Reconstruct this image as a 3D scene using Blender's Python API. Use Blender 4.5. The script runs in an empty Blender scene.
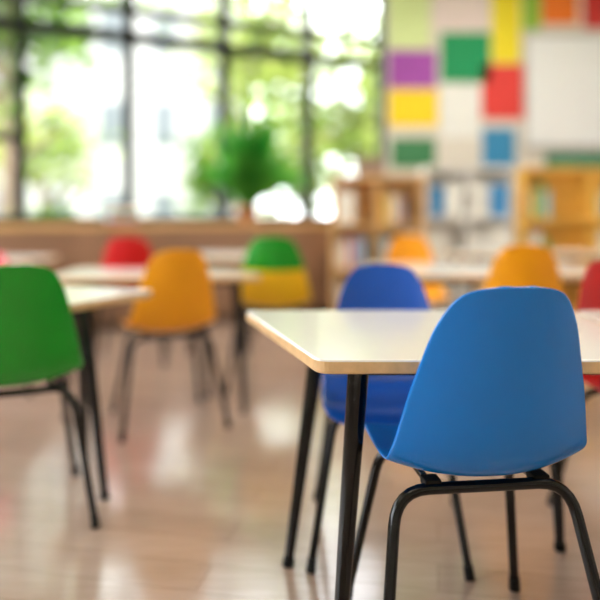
import bpy, bmesh, math, random
from mathutils import Vector, Matrix
random.seed(7)
scene = bpy.context.scene
try:
    scene.view_settings.view_transform = 'Standard'
    scene.view_settings.look = 'None'
except Exception as e:
    print(e)

# ------------------------------------------------------------------ helpers
def lin(c):
    return tuple(((v/255)/12.92 if v/255 <= 0.04045 else (((v/255)+0.055)/1.055)**2.4) for v in c)

def mat(name, rgb, rough=0.5, metal=0.0, var=0.06, scale=8.0, bump=0.0, bscale=200.0, coat=0.0, spec=0.5):
    m = bpy.data.materials.new(name); m.use_nodes = True
    nt = m.node_tree; b = nt.nodes['Principled BSDF']
    c = lin(rgb)
    tc = nt.nodes.new('ShaderNodeTexCoord')
    n = nt.nodes.new('ShaderNodeTexNoise'); n.inputs['Scale'].default_value = scale
    n.inputs['Detail'].default_value = 3
    nt.links.new(tc.outputs['Object'], n.inputs['Vector'])
    r = nt.nodes.new('ShaderNodeValToRGB')
    r.color_ramp.elements[0].position = 0.3; r.color_ramp.elements[1].position = 0.7
    r.color_ramp.elements[0].color = (*[v*(1-var) for v in c], 1)
    r.color_ramp.elements[1].color = (*[min(1, v*(1+var)) for v in c], 1)
    nt.links.new(n.outputs['Fac'], r.inputs['Fac'])
    nt.links.new(r.outputs['Color'], b.inputs['Base Color'])
    b.inputs['Roughness'].default_value = rough
    b.inputs['Metallic'].default_value = metal
    b.inputs['Coat Weight'].default_value = coat
    b.inputs['Coat Roughness'].default_value = 0.1
    b.inputs['Specular IOR Level'].default_value = spec
    if bump > 0:
        n2 = nt.nodes.new('ShaderNodeTexNoise'); n2.inputs['Scale'].default_value = bscale
        nt.links.new(tc.outputs['Object'], n2.inputs['Vector'])
        bp = nt.nodes.new('ShaderNodeBump'); bp.inputs['Strength'].default_value = bump
        bp.inputs['Distance'].default_value = 0.002
        nt.links.new(n2.outputs['Fac'], bp.inputs['Height'])
        nt.links.new(bp.outputs['Normal'], b.inputs['Normal'])
    return m

def new_obj(name, verts, faces, mats, parent=None, smooth=False, fmat=None):
    me = bpy.data.meshes.new(name)
    me.from_pydata([tuple(v) for v in verts], [], faces)
    me.update()
    ob = bpy.data.objects.new(name, me)
    scene.collection.objects.link(ob)
    if not isinstance(mats, (list, tuple)): mats = [mats]
    for m in mats: me.materials.append(m)
    if fmat:
        for i, p in enumerate(me.polygons): p.material_index = fmat[i]
    if smooth:
        for p in me.polygons: p.use_smooth = True
    if parent: ob.parent = parent
    return ob

def empty(name, loc=(0,0,0), rot=0.0, scale=1.0):
    e = bpy.data.objects.new(name, None); scene.collection.objects.link(e)
    e.location = loc; e.rotation_euler = (0,0,rot); e.scale = (scale,)*3
    e.empty_display_size = 0.1
    return e

class Boxes:
    def __init__(s): s.v=[]; s.f=[]; s.m=[]
    def add(s, x0,x1,y0,y1,z0,z1, mi=0, M=None):
        b=len(s.v)
        for p in [(x0,y0,z0),(x1,y0,z0),(x1,y1,z0),(x0,y1,z0),(x0,y0,z1),(x1,y0,z1),(x1,y1,z1),(x0,y1,z1)]:
            p=Vector(p)
            if M: p=M@p
            s.v.append(p)
        for q in [(0,3,2,1),(4,5,6,7),(0,1,5,4),(1,2,6,5),(2,3,7,6),(3,0,4,7)]:
            s.f.append(tuple(b+i for i in q)); s.m.append(mi)
    def make(s, name, mats, parent=None, bevel=0.0):
        ob=new_obj(name, s.v, s.f, mats, parent, fmat=s.m)
        if bevel>0:
            md=ob.modifiers.new('bevel','BEVEL'); md.width=bevel; md.segments=2; md.limit_method='ANGLE'
        return ob

def fillet(pts, r, n=6):
    out=[Vector(pts[0])]
    for i in range(1,len(pts)-1):
        a,b,c=Vector(pts[i-1]),Vector(pts[i]),Vector(pts[i+1])
        d1=(a-b).normalized(); d2=(c-b).normalized()
        rr=min(r,(a-b).length*.45,(c-b).length*.45)
        p0=b+d1*rr; p2=b+d2*rr
        for k in range(n+1):
            t=k/n
            out.append(p0*(1-t)**2+b*2*t*(1-t)+p2*t*t)
    out.append(Vector(pts[-1]))
    return out

def sweep_data(path, radii, seg=14, base=0):
    vs=[];fs=[]
    n=len(path)
    if not isinstance(radii,(list,tuple)): radii=[radii]*n
    t=(path[1]-path[0]).normalized()
    up=Vector((0,0,1)) if abs(t.z)<.9 else Vector((0,1,0))
    nrm=t.cross(up).normalized()
    for i,p in enumerate(path):
        if i==0: tt=(path[1]-path[0]).normalized()
        elif i==n-1: tt=(path[-1]-path[-2]).normalized()
        else: tt=(path[i+1]-path[i-1]).normalized()
        nrm=(nrm-tt*nrm.dot(tt)).normalized()
        bn=tt.cross(nrm)
        for k in range(seg):
            a=2*math.pi*k/seg
            vs.append(p+(nrm*math.cos(a)+bn*math.sin(a))*radii[i])
    for i in range(n-1):
        for k in range(seg):
            k2=(k+1)%seg
            fs.append((base+i*seg+k, base+i*seg+k2, base+(i+1)*seg+k2, base+(i+1)*seg+k))
    fs.append(tuple(base+k for k in reversed(range(seg))))
    fs.append(tuple(base+(n-1)*seg+k for k in range(seg)))
    return vs,fs

def tubes(name, items, m, parent=None, seg=14):
    V=[];F=[]
    for path,r in items:
        v,f=sweep_data([Vector(p) for p in path],r,seg,len(V)); V+=v;F+=f
    ob=new_obj(name,V,F,m,parent,smooth=True)
    md=ob.modifiers.new('es','EDGE_SPLIT'); md.split_angle=math.radians(50)
    return ob

# ------------------------------------------------------------------ materials
M_blue   = mat('plastic_blue',(0,122,216),.19,var=.02,bump=.05,bscale=500)
M_blue2  = mat('plastic_royal_blue',(6,84,188),.25,var=.03,bump=.05,bscale=500)
M_green  = mat('plastic_green',(22,152,36),.26,var=.03,bump=.05,bscale=500)
M_orange = mat('plastic_orange',(252,168,18),.3,var=.03)
M_red    = mat('plastic_red',(208,22,28),.3,var=.03)
M_yellow = mat('plastic_yellow',(246,196,20),.3,var=.03)
M_black  = mat('powder_coated_black_steel',(3,3,4),.14,metal=.0,var=.1,spec=.4)
M_rubber = mat('black_rubber',(6,6,6),.6,spec=.3)
M_top    = mat('white_laminate',(234,229,223),.17,var=.01,spec=.55)
M_edge   = mat('beech_edge_band',(220,180,130),.45,var=.12,scale=30)
M_frame  = mat('dark_window_frame',(12,16,19),.45,spec=.3)
M_wall   = mat('cream_wall_paint',(216,210,200),.8,var=.02,scale=2)
M_ceil   = mat('ceiling_paint',(240,240,240),.9,var=.01)
M_wood   = mat('honey_wood',(222,176,116),.5,var=.12,scale=5)
M_wood2  = mat('yellow_wood',(242,190,84),.5,var=.1,scale=5)
M_brown  = mat('brown_wood_ledge',(152,116,92),.5,var=.15,scale=4)

def floor_mat():
    m=bpy.data.materials.new('oak_laminate_floor'); m.use_nodes=True
    nt=m.node_tree; b=nt.nodes['Principled BSDF']
    tc=nt.nodes.new('ShaderNodeTexCoord')
    mp=nt.nodes.new('ShaderNodeMapping'); mp.inputs['Rotation'].default_value=(0,0,math.radians(12))
    nt.links.new(tc.outputs['Object'],mp.inputs['Vector'])
    br=nt.nodes.new('ShaderNodeTexBrick')
    br.inputs['Scale'].default_value=1.0
    br.inputs['Brick Width'].default_value=1.3; br.inputs['Row Height'].default_value=.14
    br.inputs['Mortar Size'].default_value=.0012; br.inputs['Mortar Smooth'].default_value=.3
    br.inputs['Color1'].default_value=(*lin((194,168,152)),1)
    br.inputs['Color2'].default_value=(*lin((183,157,141)),1)
    br.inputs['Mortar'].default_value=(*lin((130,106,92)),1)
    nt.links.new(mp.outputs['Vector'],br.inputs['Vector'])
    mp2=nt.nodes.new('ShaderNodeMapping'); mp2.inputs['Scale'].default_value=(1.5,22,1); mp2.inputs['Rotation'].default_value=(0,0,math.radians(12))
    nt.links.new(tc.outputs['Object'],mp2.inputs['Vector'])
    n=nt.nodes.new('ShaderNodeTexNoise'); n.inputs['Scale'].default_value=3; n.inputs['Detail'].default_value=6; n.inputs['Roughness'].default_value=.65
    nt.links.new(mp2.outputs['Vector'],n.inputs['Vector'])
    r=nt.nodes.new('ShaderNodeValToRGB')
    r.color_ramp.elements[0].position=.3; r.color_ramp.elements[0].color=(.78,.76,.73,1)
    r.color_ramp.elements[1].position=.7; r.color_ramp.elements[1].color=(1,1,1,1)
    nt.links.new(n.outputs['Fac'],r.inputs['Fac'])
    mx=nt.nodes.new('ShaderNodeMix'); mx.data_type='RGBA'; mx.blend_type='MULTIPLY'
    mx.inputs['Factor'].default_value=1
    nt.links.new(br.outputs['Color'],mx.inputs['A']); nt.links.new(r.outputs['Color'],mx.inputs['B'])
    nt.links.new(mx.outputs['Result'],b.inputs['Base Color'])
    b.inputs['Roughness'].default_value=.15
    b.inputs['Specular IOR Level'].default_value=1.0
    b.inputs['Coat Weight'].default_value=.35
    b.inputs['Coat Roughness'].default_value=.12
    bp=nt.nodes.new('ShaderNodeBump'); bp.inputs['Strength'].default_value=.08; bp.inputs['Distance'].default_value=.002
    nt.links.new(n.outputs['Fac'],bp.inputs['Height']); nt.links.new(bp.outputs['Normal'],b.inputs['Normal'])
    return m
M_floor=floor_mat()

def glass_mat():
    m=bpy.data.materials.new('window_glass'); m.use_nodes=True
    nt=m.node_tree; nt.nodes.clear()
    o=nt.nodes.new('ShaderNodeOutputMaterial'); t=nt.nodes.new('ShaderNodeBsdfTransparent')
    g=nt.nodes.new('ShaderNodeBsdfGlossy'); g.inputs['Roughness'].default_value=.02
    mx=nt.nodes.new('ShaderNodeMixShader'); mx.inputs[0].default_value=.01
    nt.links.new(t.outputs[0],mx.inputs[1]); nt.links.new(g.outputs[0],mx.inputs[2]); nt.links.new(mx.outputs[0],o.inputs[0])
    return m
M_glass=glass_mat()

def leaf_mat(name,c1,c2):
    m=bpy.data.materials.new(name); m.use_nodes=True
    nt=m.node_tree; nt.nodes.clear()
    o=nt.nodes.new('ShaderNodeOutputMaterial')
    tc=nt.nodes.new('ShaderNodeTexCoord'); n=nt.nodes.new('ShaderNodeTexNoise'); n.inputs['Scale'].default_value=1.5
    nt.links.new(tc.outputs['Object'],n.inputs['Vector'])
    r=nt.nodes.new('ShaderNodeValToRGB'); r.color_ramp.elements[0].position=.35; r.color_ramp.elements[1].position=.65
    r.color_ramp.elements[0].color=(*lin(c1),1); r.color_ramp.elements[1].color=(*lin(c2),1)
    nt.links.new(n.outputs['Fac'],r.inputs['Fac'])
    d=nt.nodes.new('ShaderNodeBsdfDiffuse'); t=nt.nodes.new('ShaderNodeBsdfTranslucent')
    mx=nt.nodes.new('ShaderNodeMixShader'); mx.inputs[0].default_value=.45
    nt.links.new(r.outputs[0],d.inputs[0]); nt.links.new(r.outputs[0],t.inputs[0])
    nt.links.new(d.outputs[0],mx.inputs[1]); nt.links.new(t.outputs[0],mx.inputs[2]); nt.links.new(mx.outputs[0],o.inputs[0])
    return m
M_leaf=leaf_mat('tree_leaves',(44,76,28),(112,142,56))
M_leaf2=leaf_mat('light_tree_leaves',(88,118,50),(168,178,98))
M_plant=leaf_mat('plant_leaves',(40,125,40),(115,185,80))
M_bark=mat('bark',(90,75,60),.9,var=.3)
M_grass=mat('grass',(96,120,62),.9,var=.3,scale=3)
M_facade=mat('pale_facade',(128,128,128),.8,var=.03)
M_facwin=mat('facade_window_dark',(72,78,82),.3)

# ------------------------------------------------------------------ chair
PROF=[(.232,.440,.120,.0),(.226,.455,.165,.003),(.205,.470,.192,.008),(.15,.478,.207,.018),(.03,.472,.214,.026),(-.09,.468,.218,.036),
      (-.155,.480,.219,.048),(-.195,.512,.216,.056),(-.216,.565,.207,.057),(-.232,.64,.192,.053),(-.248,.72,.171,.046),
      (-.262,.79,.151,.038),(-.272,.84,.127,.028),(-.278,.868,.103,.018),(-.281,.882,.069,.008),(-.282,.888,.026,.0)]
def cr(a,b,c,d,t):
    return tuple(.5*((2*b[i])+(-a[i]+c[i])*t+(2*a[i]-5*b[i]+4*c[i]-d[i])*t*t+(-a[i]+3*b[i]-3*c[i]+d[i])*t**3) for i in range(len(a)))
def shell_mesh():
    P=[]
    n=len(PROF)
    for i in range(n-1):
        a=PROF[max(i-1,0)];b=PROF[i];c=PROF[i+1];d=PROF[min(i+2,n-1)]
        for k in range(3): P.append(cr(a,b,c,d,k/3))
    P.append(PROF[-1])
    NU=20; V=[];F=[]
    for i,(y,z,w,c) in enumerate(P):
        q0=P[max(i-1,0)];q1=P[min(i+1,len(P)-1)]
        ty,tz=q1[0]-q0[0],q1[1]-q0[1]; L=math.hypot(ty,tz)
        ny,nz=tz/L,-ty/L
        for k in range(NU+1):
            u=-1+2*k/NU
            us=math.sin(u*math.pi/2)*.5+u*.5
            o=c*(abs(us)**2.2)
            V.append((us*w,y+ny*o,z+nz*o))
    R=NU+1
    for i in range(len(P)-1):
        for k in range(NU):
            F.append((i*R+k,i*R+k+1,(i+1)*R+k+1,(i+1)*R+k))
    return V,F,R,len(P)
SV,SF,SR,SN=shell_mesh()

def chair(loc, rot, m, scale=1.0, m2=None):
    e=empty('school_chair',(loc[0],loc[1],0),math.radians(rot),scale)
    fm=None; mats=[m]
    if m2:
        mats=[m,m2]; fm=[]
        for f in SF:
            z=sum(SV[i][2] for i in f)/4
            fm.append(1 if z<.70 else 0)
    s=new_obj('shell',SV,SF,mats,e,smooth=True,fmat=fm)
    sd=s.modifiers.new('solid','SOLIDIFY'); sd.thickness=.007; sd.offset=0
    sb=s.modifiers.new('sub','SUBSURF'); sb.levels=1; sb.render_levels=1
    r=.0125; zt=.449
    rear=fillet([(-.266,-.26,.006),(-.20,-.135,zt),(.182,-.135,zt),(.246,-.26,.006)],.07)
    front=fillet([(-.235,.235,.006),(-.165,.13,zt),(.165,.13,zt),(.235,.235,.006)],.07)
    railL=[(-.12,-.135,zt),(-.12,.13,zt)]; railR=[(.12,-.135,zt),(.12,.13,zt)]
    tubes('leg_frame',[(rear,r),(front,r),(railL,.009),(railR,.009)],M_black,e)
    b=Boxes()
    for sx in (-1,1):
        for y in (-.12,.10):
            b.add(sx*.12-.018,sx*.12+.018,y-.02,y+.02,zt,zt+.018)
    b.make('mounting_pads',M_rubber,e,.003)
    caps=[]
    for p0,p1 in ((rear[0],rear[1]),(rear[-1],rear[-2]),(front[0],front[1]),(front[-1],front[-2])):
        d=(p1-p0).normalized()
        caps.append(([Vector((p0.x,p0.y,.0)),p0+d*.035],[.0155,.0145]))
    tubes('foot_caps',caps,M_rubber,e)
    return e

# ------------------------------------------------------------------ table
TH=.72
def table(poly, legs=None, foot=.03, inset=.10):
    cx=sum(p[0] for p in poly)/len(poly); cy=sum(p[1] for p in poly)/len(poly)
    e=empty('classroom_table',(cx,cy,0))
    pts=[Vector((p[0]-cx,p[1]-cy,0)) for p in poly]
    n=len(pts); out=[]
    for i in range(n):
        a,b,c=pts[i-1],pts[i],pts[(i+1)%n]
        p0=b+(a-b).normalized()*.035; p2=b+(c-b).normalized()*.035
        for k in range(7):
            t=k/6; out.append(p0*(1-t)**2+b*2*t*(1-t)+p2*t*t)
    N=len(out)
    layers=[(-.003,TH-.031),(0,TH-.028),(0,TH-.0045),(-.0015,TH-.0012),(-.004,TH)]
    V=[];F=[];fm=[]
    for off,z in layers:
        for i,p in enumerate(out):
            t=(out[(i+1)%N]-out[i-1]).normalized(); nn=Vector((t.y,-t.x,0))
            V.append((p.x+nn.x*off,p.y+nn.y*off,z))
    for l in range(len(layers)-1):
        for i in range(N):
            j=(i+1)%N
            F.append((l*N+i,l*N+j,(l+1)*N+j,(l+1)*N+i)); fm.append(1 if l<2 else 0)
    F.append(tuple(reversed(range(N)))); fm.append(1)
    F.append(tuple((len(layers)-1)*N+i for i in range(N))); fm.append(0)
    new_obj('table_top',V,F,[M_top,M_edge],e,fmat=fm)
    items=[];plates=Boxes();caps=[];tops=[]
    for i,p in enumerate(pts):
        if legs and legs[i]:
            (tx,ty),(fx,fy)=legs[i]; t=Vector((tx-cx,ty-cy,TH-.033)); f=Vector((fx-cx,fy-cy,.004))
        else:
            d=(-p).normalized()
            t=p+d*(inset+.05); f=p+d*(inset+.05-foot*1.5)
            t=Vector((t.x,t.y,TH-.033)); f=Vector((f.x,f.y,.004))
        items.append(([f,f.lerp(t,.5),t],[.0145,.020,.025]))
        plates.add(t.x-.04,t.x+.04,t.y-.04,t.y+.04,TH-.039,TH-.031)
        caps.append(([Vector((f.x,f.y,0)),f.lerp(t,.03)],[.018,.017]))
        tops.append(Vector((t.x,t.y,TH-.048)))
    items2=[([tops[i],tops[(i+1)%n]],.010) for i in range(n)]
    for i,it in enumerate(items): tubes('leg_%d'%(i+1),[it],M_black,e,20)
    tubes('under_frame',items2,M_black,e,8)
    plates.make('leg_plates',M_black,e)
    tubes('foot_caps',caps,M_rubber,e)
    return e

# ------------------------------------------------------------------ furniture layout
table([(.038,1.39),(.80,1.39),(.885,2.12),(-.18,2.12)],
      legs=[((.135,1.49),(.082,1.455)),((.73,1.50),(.775,1.45)),((.76,1.98),(.80,2.0)),((.062,1.97),(-.035,1.91))])
table([(.812,1.39),(1.75,1.39),(1.65,2.12),(.897,2.12)])
table([(-1.75,1.86),(-.80,2.28),(-.60,2.69),(-1.45,3.02)],
      legs=[None,((-.80,2.40),(-.708,2.36)),((-.90,2.66),(-.885,2.68)),None])
table([(-1.27,3.22),(-.19,3.36),(-.42,3.72),(-1.3,3.82)])
table([(-2.95,4.35),(-1.85,4.40),(-1.85,5.0),(-2.95,4.95)])
table([(-.88,4.75),(-.33,4.75),(-.33,5.5),(-.88,5.5)])
table([(.28,3.36),(1.75,3.36),(1.75,4.25),(.42,4.25)])
table([(1.25,5.1),(2.5,5.1),(2.5,5.8),(1.25,5.8)])

chair((.385,1.525),7,M_blue,1.005)
chair((.275,2.08),180-5,M_blue2,.96)
chair((-1.0,2.27),25,M_green,.985)
chair((-.67,3.28),24,M_orange,.98)
chair((-.155,3.99),0,M_green,1.02,M_yellow)
chair((-1.20,4.65),8,M_red)
chair((-1.78,3.45),180,M_red,.93)
chair((1.13,3.40),-8,M_orange)
chair((.80,4.55),180,M_orange)
chair((1.135,2.06),180,M_red,.98)

# ------------------------------------------------------------------ room shell
W0=Vector((-2.52,5.86,0)); WD=Vector((.88,.41,0)); WL=WD.length; wang=math.atan2(.41,.88)
MW=Matrix.Translation(W0)@Matrix.Rotation(wang,4,'Z')
CZ=3.85; WT=3.7
pL=W0+WD*-2; pR=W0+WD*4
BX0,BX1,BY0,BY1=pL.x,3.8,-2.2,7.5
poly=[(BX0,BY0),(BX1,BY0),(BX1,BY1),(pR.x,BY1),(pL.x,pL.y)]
def slab(name,z0,z1,m):
    N=len(poly)
    V=[(x,y,z0) for x,y in poly]+[(x,y,z1) for x,y in poly]
    F=[tuple(reversed(range(N))),tuple(range(N,2*N))]+[(i,(i+1)%N,N+(i+1)%N,N+i) for i in range(N)]
    return new_obj(name,V,F,m)
slab('floor',-.12,0,M_floor)
slab('ceiling',CZ,CZ+.15,M_ceil)
SILL=.95; TR=2.76; HD=3.02
b=Boxes()
b.add(-2*WL,4*WL,0,.2,0,SILL,1,MW); b.add(-2*WL,4*WL,0,.2,WT,CZ,0,MW)
b.make('wall_north',[M_wall,M_brown])
b=Boxes(); b.add(-2*WL+.05,4*WL-.45,-.30,-.002,SILL-.05,SILL,0,MW)
b.add(-2*WL+.05,4*WL-.45,-.28,-.02,.05,SILL-.05,1,MW)
for i in range(14):
    x=-2*WL+.08+i*.38
    b.add(x,x+.36,-.295,-.28,.1,SILL-.08,1,MW)
b.make('window_ledge_cabinet',[M_wood,M_brown],None,.004)
for i in range(6):
    t0=-2+i
    x0=t0*WL; x1=(t0+1)*WL
    e=empty('window_%d'%(i+1))
    b=Boxes(); h=.05
    b.add(x0-(.0 if i==0 else h),x0+h,.03,.13,SILL,WT,0,MW)
    if i==5: b.add(x1-h,x1,.03,.13,SILL,WT,0,MW)
    for z,hh in ((SILL+.03,.035),(TR,.055),(HD,.035),(WT-.035,.035)):
        b.add(x0+h,x1-h,.04,.12,z-hh,z+hh,0,MW)
    if i==1 or i==0:
        b.add(x0+h,x1-h,.05,.11,1.70,1.77,0,MW)
    b.make('window_frame',M_frame,e)
    g=Boxes(); g.add(x0+h,x1-h,.075,.081,SILL+.03,WT-.01,0,MW); g.make('glass',M_glass,e)
b=Boxes(); b.add(pR.x,BX1,BY1,BY1+.2,0,CZ); b.make('wall_east',M_wall)
b=Boxes(); b.add(pR.x,BX1,BY1-.015,BY1-.001,0,.1); b.make('baseboard_east',M_wood)
b=Boxes(); b.add(BX1,BX1+.2,BY0,BY1,0,CZ); b.make('wall_south',M_wall)
b=Boxes(); b.add(BX0,BX1,BY0-.2,BY0,0,CZ); b.make('wall_back',M_wall)
b=Boxes()
b.add(BX0-.2,BX0,BY0,pL.y,0,SILL); b.add(BX0-.2,BX0,BY0,pL.y,3.2,CZ)
b.add(BX0-.2,BX0,BY0,-1.0,SILL,3.2); b.add(BX0-.2,BX0,4.6,pL.y,SILL,3.2)
b.make('wall_west',M_wall)
for i in range(4):  # out-of-view side windows, added to let more sky light in
    y0=-1.0+i*1.4; y1=y0+1.4
    e=empty('window_%d'%(7+i)); b=Boxes()
    b.add(BX0-.13,BX0-.05,y0,y0+.05,SILL,3.2); b.add(BX0-.13,BX0-.05,y1-.05,y1,SILL,3.2)
    b.add(BX0-.13,BX0-.05,y0+.05,y1-.05,SILL,SILL+.06); b.add(BX0-.13,BX0-.05,y0+.05,y1-.05,3.14,3.2)
    b.add(BX0-.13,BX0-.05,y0+.05,y1-.05,TR-.03,TR+.03)
    b.make('window_frame',M_frame,e)
    g=Boxes(); g.add(BX0-.09,BX0-.085,y0+.05,y1-.05,SILL+.06,3.14); g.make('glass',M_glass,e)

# ------------------------------------------------------------------ posters
S=86.9
def wp(x,y): return ((x-300)/S, 1.03+(215-y)/S)
def poster(nm,x0,y0,x1,y1,col,th=.006,off=0.0):
    X0,Z1=wp(x0,y0); X1,Z0=wp(x1,y1)
    b=Boxes(); b.add(X0,X1,BY1-th-off-.001,BY1-off-.001,Z0,Z1)
    return b.make(nm,mat(nm+'_paper',col,.7,var=.05,scale=6))
poster('poster',388.5,50,437,88,(160,75,172))
poster('poster',388.5,89,438,126,(248,210,25))
poster('poster',441,32,491,82,(10,145,90))
poster('poster',441,84,481,137,(230,231,230))
poster('poster',492,-10,521,63,(236,218,40))
poster('poster',482,64,524,119,(220,62,58))
poster('poster',523,-10,541,30,(140,185,60))
poster('poster',542,-20,578,24,(235,120,35))
poster('poster',584,-20,612,28,(205,52,50))
poster('poster',434,-25,489,31,(228,212,212))
poster('poster',391,138,436,168,(60,125,82))
poster('poster',482.5,128,516,168,(50,135,185))
poster('poster',546,154,625,172,(20,130,100))
poster('poster',388.5,-20,430,48,(212,228,165))  # pale panel, coloured to stand in for bright window glass
e=empty('whiteboard'); X0,Z1=wp(527,36); X1,Z0=wp(628,146)
b=Boxes(); b.add(X0,X1,BY1-.02,BY1-.001,Z0,Z1); b.make('board',mat('whiteboard_surface',(232,235,240),.3,var=.01),e)
b=Boxes()
b.add(X0-.02,X1+.02,BY1-.03,BY1-.001,Z1,Z1+.025); b.add(X0-.02,X1+.02,BY1-.06,BY1-.001,Z0-.025,Z0)
b.add(X0-.02,X0,BY1-.03,BY1-.001,Z0,Z1); b.add(X1,X1+.02,BY1-.03,BY1-.001,Z0,Z1)
b.make('board_frame',mat('aluminium',(170,172,175),.35,metal=.8),e)

# ------------------------------------------------------------------ bookcases
bookcols=[(205,75,55),(240,240,235),(70,145,205),(240,190,70),(95,170,110),(225,225,220),(190,125,80),(120,185,215),(245,240,230),(235,210,170)]
M_books=[mat('book_cover_%d'%i,c,.6) for i,c in enumerate(bookcols)]
def bookcase(x0,x1,y0,y1,h,shelves,bays,m,fill=.85,face=.35):
    e=empty('bookcase',((x0+x1)/2,(y0+y1)/2,0)); w=(x1-x0)/2; d=(y1-y0)/2; T=.032
    b=Boxes()
    b.add(-w,w,d-.012,d,0.0,h); b.add(-w-.01,w+.01,-d-.01,d,h,h+.035)
    zs=[.08+(h-.08)*i/shelves for i in range(shelves)]
    xs=[-w+(2*w-T)*i/bays for i in range(bays+1)]
    for x in xs: b.add(x,x+T,-d,d-.012,0,h)
    for z in zs: 
        for i in range(bays): b.add(xs[i]+T,xs[i+1],-d+.005,d-.012,z-T,z)
    b.make('carcass',m,e,.003)
    k=Boxes()
    for z in zs:
        for i in range(bays):
            x=xs[i]+T+.01; end=xs[i+1]-.01
            hh=(h-.08)/shelves-T
            if random.random()<face:
                while x<end-.16:
                    wd=random.uniform(.15,.2); 
                    if x+wd>end: break
                    k.add(x,x+wd,-d+.04,-d+.055,z,z+hh*random.uniform(.7,.88),random.choice([1,5,8,7,9,2,8,1]))
                    x+=wd+.02
            else:
                lim=x+(end-x)*random.uniform(fill-.2,fill)
                while x<lim:
                    wd=random.uniform(.02,.05)
                    if x+wd>lim: break
                    k.add(x,x+wd,-d+.03+random.uniform(0,.03),d-.05,z,z+hh*random.uniform(.55,.85),random.randrange(len(bookcols)))
                    x+=wd+.001
    k.make('books',M_books,e)
    return e
bookcase(.32,1.22,6.35,6.65,1.38,3,2,M_wood,.75,.3)
M_white=mat('white_shelf',(236,232,226),.5)
bookcase(1.25,2.15,6.5,6.8,1.48,3,2,M_white,.95,.9)
bookcase(2.18,3.6,6.35,6.65,1.46,3,2,M_wood2,.55,.0)

e=empty('storage_tub',(.7,6.5,1.417)); b=Boxes()
b.add(-.14,.14,-.1,.1,0,.012); b.add(-.14,-.128,-.1,.1,.012,.16); b.add(.128,.14,-.1,.1,.012,.16)
b.add(-.128,.128,-.1,-.088,.012,.16); b.add(-.128,.128,.088,.1,.012,.16); b.add(-.15,.15,-.11,.11,.16,.175)
b.make('tub_body',mat('tub_plastic',(150,125,110),.5),e,.004)

# ------------------------------------------------------------------ potted plant on ledge
def ring_lathe(name,prof,m,parent,seg=28):
    V=[];F=[]
    for r,z in prof:
        for k in range(seg):
            a=2*math.pi*k/seg; V.append((r*math.cos(a),r*math.sin(a),z))
    for i in range(len(prof)-1):
        for k in range(seg):
            k2=(k+1)%seg; F.append((i*seg+k,i*seg+k2,(i+1)*seg+k2,(i+1)*seg+k))
    F.append(tuple(reversed(range(seg)))); F.append(tuple((len(prof)-1)*seg+k for k in range(seg)))
    return new_obj(name,V,F,m,parent,smooth=True)
pp=MW@Vector((2.24*WL-.06,-.16,SILL))
e=empty('potted_plant',pp,wang)
ring_lathe('pot',[(.085,0),(.12,.15),(.125,.15),(.125,.17),(.11,.17),(.1,.14)],mat('clay_pot',(175,125,92),.7),e)
V=[];F=[]
NL=46
for i in range(NL):
    u=-1+2*((i+.5)/NL)
    sx=u+random.uniform(-.06,.06)
    dy=random.uniform(-.45,.10)
    L=random.uniform(.75,1.28)*(1.0-.14*abs(sx))
    base=len(V); n=12
    w0=random.uniform(.028,.042)
    def P(t): return sx*.62*L*(t**.9), .14+L*(t*(1.1-.25*abs(sx))-.62*abs(sx)*t*t)
    for k in range(n+1):
        t=k/n
        x,z=P(t); xa,za=P(max(0,t-.04)); xb,zb=P(min(1,t+.04))
        l=math.hypot(xb-xa,zb-za); dx,dz=(xb-xa)/l,(zb-za)/l
        y=dy*L*t
        w=w0*math.sin(math.pi*min(1,t*.9+.08))+.002
        V.append((x-dz*w,y-w*.3,z+dx*w)); V.append((x+dz*w,y+w*.3,z-dx*w))
    for k in range(n): F.append((base+2*k,base+2*k+1,base+2*k+3,base+2*k+2))
new_obj('fronds',V,F,M_plant,e,smooth=True)

e=empty('book_stack',MW@Vector((.9*WL,-.15,SILL+.001)),wang); b=Boxes(); z=0
for i in range(5):
    b.add(-.13+random.uniform(-.01,.01),.13,-.09,.09,z,z+.03,i*2%10); z+=.03
b.make('books',M_books,e)

# ------------------------------------------------------------------ out-of-view ceiling fill panels, added to brighten the room
def ceil_fill(x,y,sx,sy,pw):
    e=empty('added_fill_panel',(x,y,CZ)); b=Boxes()
    for (a0,a1,c0,c1) in ((-sx/2-.03,sx/2+.03,-sy/2-.03,-sy/2),(-sx/2-.03,sx/2+.03,sy/2,sy/2+.03),(-sx/2-.03,-sx/2,-sy/2,sy/2),(sx/2,sx/2+.03,-sy/2,sy/2)):
        b.add(a0,a1,c0,c1,-.07,0)
    b.make('fill_housing',M_ceil,e)
    l=bpy.data.lights.new('fill_lamp','AREA'); l.shape='RECTANGLE'; l.size=sx; l.size_y=sy; l.energy=pw; l.color=(1,.92,.82)
    o=bpy.data.objects.new('fill_lamp',l); scene.collection.objects.link(o); o.parent=e; o.location=(0,0,-.05)
for (x,y,p) in ((-2.4,.2,18),(.2,.0,17),(2.4,.2,18),(-2.2,3,12),(.3,3,10),(2.3,3,22),(1.8,5.6,50),(-.8,5.2,8)):
    ceil_fill(x,y,1.3,.5,p)

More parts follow.
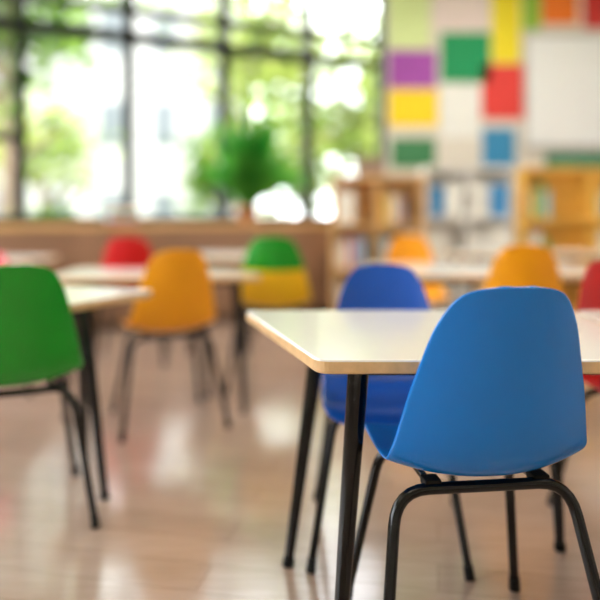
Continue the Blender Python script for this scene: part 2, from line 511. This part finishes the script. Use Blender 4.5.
# ------------------------------------------------------------------ exterior
b=Boxes(); b.add(-40,40,-20,60,-.6,-.4); b.make('lawn_ground',M_grass)
def building(name,x0,x1,y,h,nx,nz):
    e=empty(name,(x0,y,-.4)); W=x1-x0; b=Boxes(); b.add(0,W,0,4,0,h); b.make('facade',M_facade,e)
    g=Boxes(); dx=W/nx; dz=h/nz
    for i in range(nx):
        for j in range(nz):
            g.add(i*dx+dx*.28,i*dx+dx*.72,-.04,-.002,j*dz+dz*.3,j*dz+dz*.78)
    g.make('facade_windows',M_facwin,e)
building('apartment_building',-11,-1.6,19,8,6,3)
building('apartment_building',2.5,14,24,7,6,3)
def tree(loc,h,rad,nleaf,m,trunk=True,leaf=.11,name='tree',zsq=.8):
    e=empty(name,loc)
    if trunk:
        items=[([Vector((0,0,0)),Vector((.05,.03,h*.5)),Vector((0,0,h))],[.12,.09,.05])]
        for i in range(6):
            a=i*1.05; z=h*(.45+.08*i)
            items.append(([Vector((0,0,z)),Vector((math.cos(a)*rad*.4,math.sin(a)*rad*.4,z+rad*.35)),Vector((math.cos(a)*rad*.8,math.sin(a)*rad*.8,z+rad*.5))],[.05,.035,.015]))
        tubes('trunk',items,M_bark,e,8)
    cl=[]
    for i in range(22):
        v=Vector((random.gauss(0,1),random.gauss(0,1),random.gauss(0,1))).normalized()*rad*random.uniform(.3,.95)
        cl.append(Vector((v.x,v.y,v.z*zsq+h)))
    V=[];F=[]
    for i in range(nleaf):
        c=random.choice(cl)
        p=c+Vector((random.gauss(0,1),random.gauss(0,1),random.gauss(0,1)))*rad*.17
        if p.z<.05: p.z=.05+random.random()*.3
        a=Vector((random.gauss(0,1),random.gauss(0,1),random.gauss(0,1))).normalized()
        bb=a.orthogonal().normalized(); cc=a.cross(bb); s=leaf*random.uniform(.6,1.3)
        k=len(V); V+= [p+bb*s,p+cc*s*.6,p-bb*s,p-cc*s*.6]; F.append((k,k+1,k+2,k+3))
    new_obj('leaves',V,F,m,e)
    return e
tree((-4.2,9.2,-.4),4.4,1.6,1500,M_leaf)
tree((-.9,10.8,-.4),4.3,1.8,1400,M_leaf2)
tree((1.2,11.6,-.4),3.4,2.0,2200,M_leaf2)
tree((.0,15.0,-.4),2.6,2.0,2300,M_leaf2)
tree((-1.9,15.5,-.4),2.4,1.3,1000,M_leaf)
tree((3.6,12.9,-.4),3.4,2.2,2500,M_leaf)
tree((-8,12,-.4),4,2.2,2400,M_leaf)
tree((-5.6,14.0,-.4),3.0,1.6,1200,M_leaf2)
for (x,y,r) in ((-4.6,7.6,.7),(-3.2,8.2,.6),(-1.6,8.6,.6),(-.2,8.8,.6),(1.0,9.0,.7),(2.3,9.3,.7),(-6.3,8.0,.8)):
    tree((x,y,-.4),.9,r,1200,random.choice([M_leaf,M_leaf2]),False,.07,'garden_shrub',.9)

# ------------------------------------------------------------------ light
w=bpy.data.worlds.new('world'); scene.world=w; w.use_nodes=True
nt=w.node_tree; bg=nt.nodes['Background']
sky=nt.nodes.new('ShaderNodeTexSky'); sky.sky_type='HOSEK_WILKIE'; sky.turbidity=5; sky.sun_direction=Vector((-.4,-.6,.7)).normalized()
mx=nt.nodes.new('ShaderNodeMix'); mx.data_type='RGBA'; mx.inputs['Factor'].default_value=.85
nt.links.new(sky.outputs[0],mx.inputs['A']); mx.inputs['B'].default_value=(.93,.965,1.0,1)
nt.links.new(mx.outputs['Result'],bg.inputs['Color']); bg.inputs['Strength'].default_value=10
sl=bpy.data.lights.new('sun','SUN'); sl.energy=20; sl.angle=math.radians(2); sl.color=(1,.96,.88)
so=bpy.data.objects.new('sun',sl); scene.collection.objects.link(so)
so.rotation_euler=(Vector((0,0,0))-Vector((.35,-.75,.95))).to_track_quat('-Z','Y').to_euler()

# ------------------------------------------------------------------ camera
cam=bpy.data.cameras.new('camera'); co=bpy.data.objects.new('camera',cam); scene.collection.objects.link(co)
co.location=(0,0,1.03); co.rotation_euler=(math.radians(90),0,0)
cam.sensor_width=36; cam.lens=650/600*36; cam.shift_y=-85/600
cam.dof.use_dof=True; cam.dof.focus_distance=1.40; cam.dof.aperture_fstop=.76
cam.clip_start=.05
scene.camera=co
